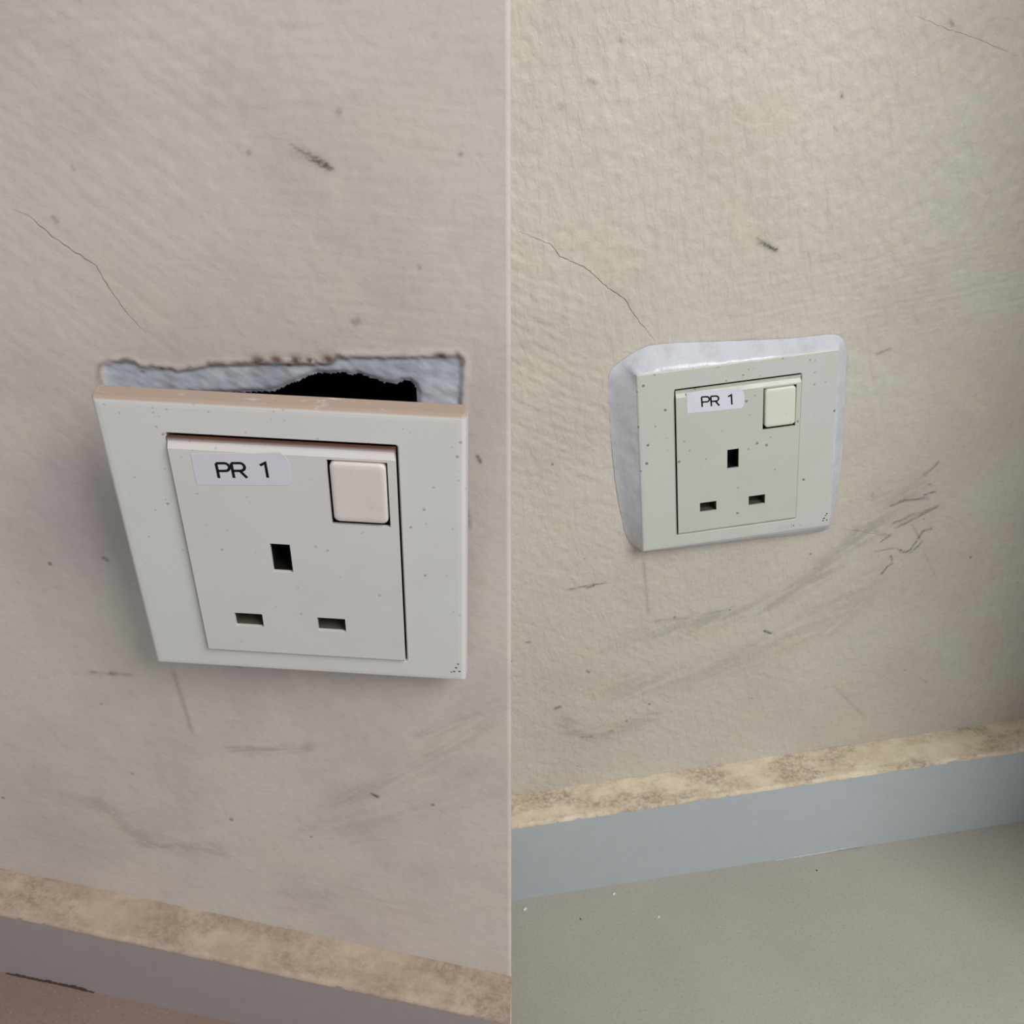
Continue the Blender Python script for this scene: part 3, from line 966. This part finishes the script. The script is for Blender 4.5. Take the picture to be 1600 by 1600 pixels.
    levels = ((1.0, -5.0, 0), (1.0, ZI + 0.10, 1), (0.975, ZI + 0.42, 1), (0.93, ZI + 0.58, 1), (0.80, ZI + 0.60, 1), (0.5, ZI + 0.50, 1))
    for k, z, tl in levels:
        for x, y in prof:
            qx, qy = cx + (x - cx) * k, cy + (y - cy) * k
            V.append((qx * MM, qy * MM, (zr(qy, z) if tl else z) * MM))
    for l in range(len(levels) - 1):
        for i in range(n):
            j = (i + 1) % n
            F.append((l * n + i, l * n + j, (l + 1) * n + j, (l + 1) * n + i))
    F.append(tuple((len(levels) - 1) * n + i for i in range(n)))
    rk = link_mesh('rocker_switch', V, F, M_rock, ins, smooth=True)
    # circuit sticker with its torn right end, and the printed lettering
    P = pts_local(M, sticker_px, ZI)
    cxs = sum(p[0] for p in P) / len(P); cys = sum(p[1] for p in P) / len(P)
    n = len(P)
    V = [(x * MM, y * MM, (ZI + 0.09) * MM) for x, y in P] + [(x * MM, y * MM, (ZI - 0.02) * MM) for x, y in P]
    F = [tuple(range(n))] + [(i, i + n, (i + 1) % n + n, (i + 1) % n) for i in range(n)]
    st = link_mesh('circuit_sticker', V, F, M_st, root)
    st['label'] = 'white sticker printed PR 1'
    bm = bmesh.new(); bm.from_mesh(st.data); bmesh.ops.recalc_face_normals(bm, faces=bm.faces); bm.to_mesh(st.data); bm.free()
    return root, ins, st, fr


def lettering(st, M, corners):
    """PR 1 in plain strokes fitted to the measured box of the print (photo px: bl, br, tl)"""
    bl, br, tl = pts_local(M, corners, ZI)
    ux = (br[0] - bl[0], br[1] - bl[1]); uy = (tl[0] - bl[0], tl[1] - bl[1])
    P = [[(0, 0), (0, 1)], [(0, 1), (.16, 1)] + arc(.16, .74, .09, .26, 90, -90, 8) + [(0, .48)]]
    Rr = [[(.30, 0), (.30, 1)], [(.30, 1), (.46, 1)] + arc(.46, .74, .09, .26, 90, -90, 8) + [(.30, .48)], [(.44, .48), (.56, 0)]]
    one = [[(.86, .84), (.97, 1), (.97, 0)]]
    out = [[(bl[0] + ux[0] * u + uy[0] * v, bl[1] + ux[1] * u + uy[1] * v) for u, v in s] for s in P + Rr + one]
    V, F = ribbon_strokes(out, 0.35, ZI + 0.085, 0.035)
    link_mesh('lettering', V, F, M_ink, st)


# ---- right: repaired socket, sealed to the wall
STK_R = [(1072.5, 613.8), (1086, 612.6), (1110, 610.6), (1140, 607.9), (1156, 606.6), (1158.5, 609.5), (1161.5, 612.5), (1163.2, 617), (1163.2, 628), (1161.8, 634),
         (1158.2, 637.6), (1152, 638.2), (1130, 640.6), (1110, 642.6), (1092, 644.3), (1088, 643.7), (1082, 645), (1074, 645.8)]
sock_r, ins_r, st_r, fr_r = make_socket(M_PR, (M_plate_r, M_insert_r, M_rock_r, M_stick), STK_R, -2.3, 1.0099, 0.6, TH,
                                        'single white switched power socket sealed flush with glossy white sealant')
lettering(st_r, M_PR, [(1097.2, 635.6), (1145.0, 632.0), (1096.0, 620.3)])
# ---- left: loose socket hanging out of the wall
STK_L = [(298, 709), (330, 708.5), (370, 708), (420, 707.5), (438, 707), (446, 714), (452, 722), (454, 735), (455, 752), (452, 757), (444, 758),
         (400, 758), (350, 757.5), (308, 757), (303, 735)]
sock_l, ins_l, st_l, fr_l = make_socket(M_PL, (M_plate_l, M_insert_l, M_rock_l, M_stick_l), STK_L, -3.3, 1.004, 0.1, 5.2,
                                        'loose white switched power socket tilting out of the wall below a ragged hole')
lettering(st_l, M_PL, [(342.5, 746.5), (421, 746.0), (337.5, 723.5)])


# sealant bead round the repaired socket
OUT = [(75, 350), (85, 260), (180, 185), (260, 140), (340, 103), (800, 88), (1200, 72), (1400, 42), (1478, 62), (1500, 150), (1490, 300), (1482, 500), (1470, 800), (1440, 1000),
       (1405, 1180), (1388, 1216), (1200, 1243), (860, 1277), (400, 1332), (290, 1336), (195, 1295), (160, 1150), (120, 950), (88, 600)]
OUT = [(930 + x / 3.8095, 510 + y / 3.8095) for x, y in OUT]
ol = pts_local(M_WR, OUT, 0.2)
for _ in range(2):                                 # round the outline's corners
    ol = [q for i in range(len(ol)) for q in ((ol[i][0] * .75 + ol[(i + 1) % len(ol)][0] * .25, ol[i][1] * .75 + ol[(i + 1) % len(ol)][1] * .25),
                                             (ol[i][0] * .25 + ol[(i + 1) % len(ol)][0] * .75, ol[i][1] * .25 + ol[(i + 1) % len(ol)][1] * .75))]


def polar_hit(poly, a):
    c, s = math.cos(a), math.sin(a)
    best = 1e9
    for i in range(len(poly)):
        x0, y0 = poly[i]; x1, y1 = poly[(i + 1) % len(poly)]
        ex, ey = x1 - x0, y1 - y0
        det = -c * ey + s * ex
        if abs(det) < 1e-12: continue
        t = (-x0 * ey + y0 * ex) / det
        u = (c * y0 - s * x0) / det
        if t > 0 and -1e-9 <= u <= 1 + 1e-9: best = min(best, t)
    return best


hw = 43 * 1.0099 - 0.1
inner = rounded_rect(-hw, hw, -42.9, 42.9, 0.5, 3)
inner = inner[::-1]
nS, K = 320, 9
V, F = [], []
for i in range(nS):
    a = 2 * math.pi * i / nS
    ri = polar_hit(inner, a)
    ro = max(polar_hit(ol, a), ri + 0.6) + 0.35 * float(perlin(np.array([math.cos(a) * 9]), np.array([math.sin(a) * 9]), 71)[0])
    side = abs(math.cos(a)) > abs(math.sin(a)) and math.cos(a) < 0
    for k in range(K):
        t = k / (K - 1)
        r = ri + (ro - ri) * t
        z = (TH - 0.7) * (1 - t) ** 1.2 + (0.9 if not side else 0.2) * math.sin(math.pi * t) + (0.55 * math.exp(-((t - 0.16) / 0.11) ** 2) if not side else 0) + 0.25
        z += 0.35 * math.sin(math.pi * t) * float(perlin(np.array([math.cos(a) * 7 + t]), np.array([math.sin(a) * 7]), 72)[0])
        V.append((r * math.cos(a) * MM, r * math.sin(a) * MM, (z - TH) * MM))
for i in range(nS):
    j = (i + 1) % nS
    for k in range(K - 1):
        F.append((i * K + k, i * K + k + 1, j * K + k + 1, j * K + k))
seal = link_mesh('sealant_bead', V, F, M_seal, sock_r, smooth=True)
seal['label'] = 'glossy white sealant smeared round the plate'


def flecks(name, M, pts, z, mat, parent, size=0.35):
    V, F = [], []
    rng = random.Random(len(pts))
    for (px, py) in pts:
        x, y = px_local(M, px, py, z)
        b = len(V); k = 7
        sx_, sy_ = size * rng.uniform(.7, 1.3), size * rng.uniform(.5, 1.0)
        for i in range(k):
            a = 2 * math.pi * i / k
            V.append(((x + sx_ * math.cos(a)) * MM, (y + sy_ * math.sin(a)) * MM, (z + 0.03) * MM))
        F.append(tuple(range(b, b + k)))
    return link_mesh(name, V, F, mat, parent)


# black paint flecks near the lower right corner of each plate, faint moulded mark on the frame
zb = lambda x, y: (1180 + x / 11.43, 780 + y / 11.43)
flecks('paint_flecks', M_PR, [zb(1278, 258), zb(1258, 290), zb(1240, 338), zb(1212, 382), zb(1278, 370), zb(1222, 345)], 0.06, M_ink, fr_r, 0.36)
zl = lambda x, y: (340 + x / 3.81, 920 + y / 3.81)
flecks('paint_flecks', M_PL, [zl(1432, 448), zl(1420, 470), zl(1408, 492), zl(1392, 495), zl(1440, 492)], 0.06, M_slot, fr_l, 0.30)


def moulded_mark(M, px0, px1, fr, mat):
    a = px_local(M, *px0, 0.05); b = px_local(M, *px1, 0.05)
    L = math.hypot(b[0] - a[0], b[1] - a[1])
    u = ((b[0] - a[0]) / L, (b[1] - a[1]) / L)
    h = 1.5
    st = [arc(.12, .5, .10, .5, 100, 260, 6), arc(.24, .5, .10, .5, 100, 260, 6), arc(.38, .5, .10, .5, 100, 260, 6), arc(.47, .5, .10, .5, 100, 260, 6),
          [(.53, 0), (.53, .9)], arc(.53, .5, .09, .45, 90, -90, 6), arc(.68, .5, .07, .45, 60, 300, 6), [(.84, .9), (.89, .1), (.95, .9)]]
    out = [[(a[0] + u[0] * p * L - u[1] * q * h, a[1] + u[1] * p * L + u[0] * q * h) for p, q in s] for s in st]
    V, F = ribbon_strokes(out, 0.13, 0.04, 0.16)
    link_mesh('moulded_mark', V, F, mat, fr)


moulded_mark(M_PR, (1216, 826), (1255, 821.5), fr_r, M_plate_r)

# ------------------------------------------------------------------ crumbs of paint on the floor
chips = [((820, 1421), 2.6, 'white paint chip lying on the floor at the left end of the grey skirting'),
         ((959.5, 1397), 2.0, 'small white paint chip close to the foot of the grey skirting, beside the dirty joint'),
         ((1029, 1433), 1.6, 'tiny white paint chip lying out on the bare stone floor, farthest from the skirting'),
         ((1276, 1360), 1.1, 'tiny dark crumb on the floor just below the middle of the grey skirting'),
         ((907, 1436), 1.0, 'tiny dark crumb on the floor near the lower left white paint chips')]
M_chip = plain('white_paint_flake', srgb(226, 222, 212), 0.6, 0.2)
M_FL = mat4(np.eye(3), np.zeros(3))
for k, (q, s, lab) in enumerate(chips):
    x, y = px_local(M_FL, q[0], q[1], 0.0)
    rng = random.Random(90 + k)
    dark = 'dark' in lab
    bm = bmesh.new()
    bmesh.ops.create_icosphere(bm, subdivisions=2, radius=1.0)
    for v in bm.verts:
        f = rng.uniform(0.75, 1.2)
        v.co = Vector((v.co.x * 0.5 * s * f, v.co.y * 0.36 * s * f, max(-0.2, v.co.z) * 0.30 * s * f)) * MM
    zmin = min(v.co.z for v in bm.verts)
    for v in bm.verts: v.co.z -= zmin
    me = bpy.data.meshes.new('paint_chip'); bm.to_mesh(me); bm.free()
    o = link('crumb' if dark else 'paint_chip', me, M_dirt if dark else M_chip, None, None)
    o.location = (x * MM, y * MM, 0.0)
    o.rotation_euler = (0, 0, rng.uniform(0, 3))
    tag(o, lab, 'crumb' if dark else 'paint chip', None if dark else 'white paint chips on the floor')

for o in scene.objects:                            # face winding outwards everywhere but the wall sheets
    if o.type == 'MESH' and not o.name.startswith('wall'):
        bm = bmesh.new(); bm.from_mesh(o.data)
        if o.name.split('.')[0] not in ('mortar_ledge', 'hairline_crack', 'earth_pin_slot', 'pin_slot', 'switch_well', 'paint_flecks', 'sealant_bead'):
            bmesh.ops.recalc_face_normals(bm, faces=bm.faces)
            bm.to_mesh(o.data)
        bm.free()
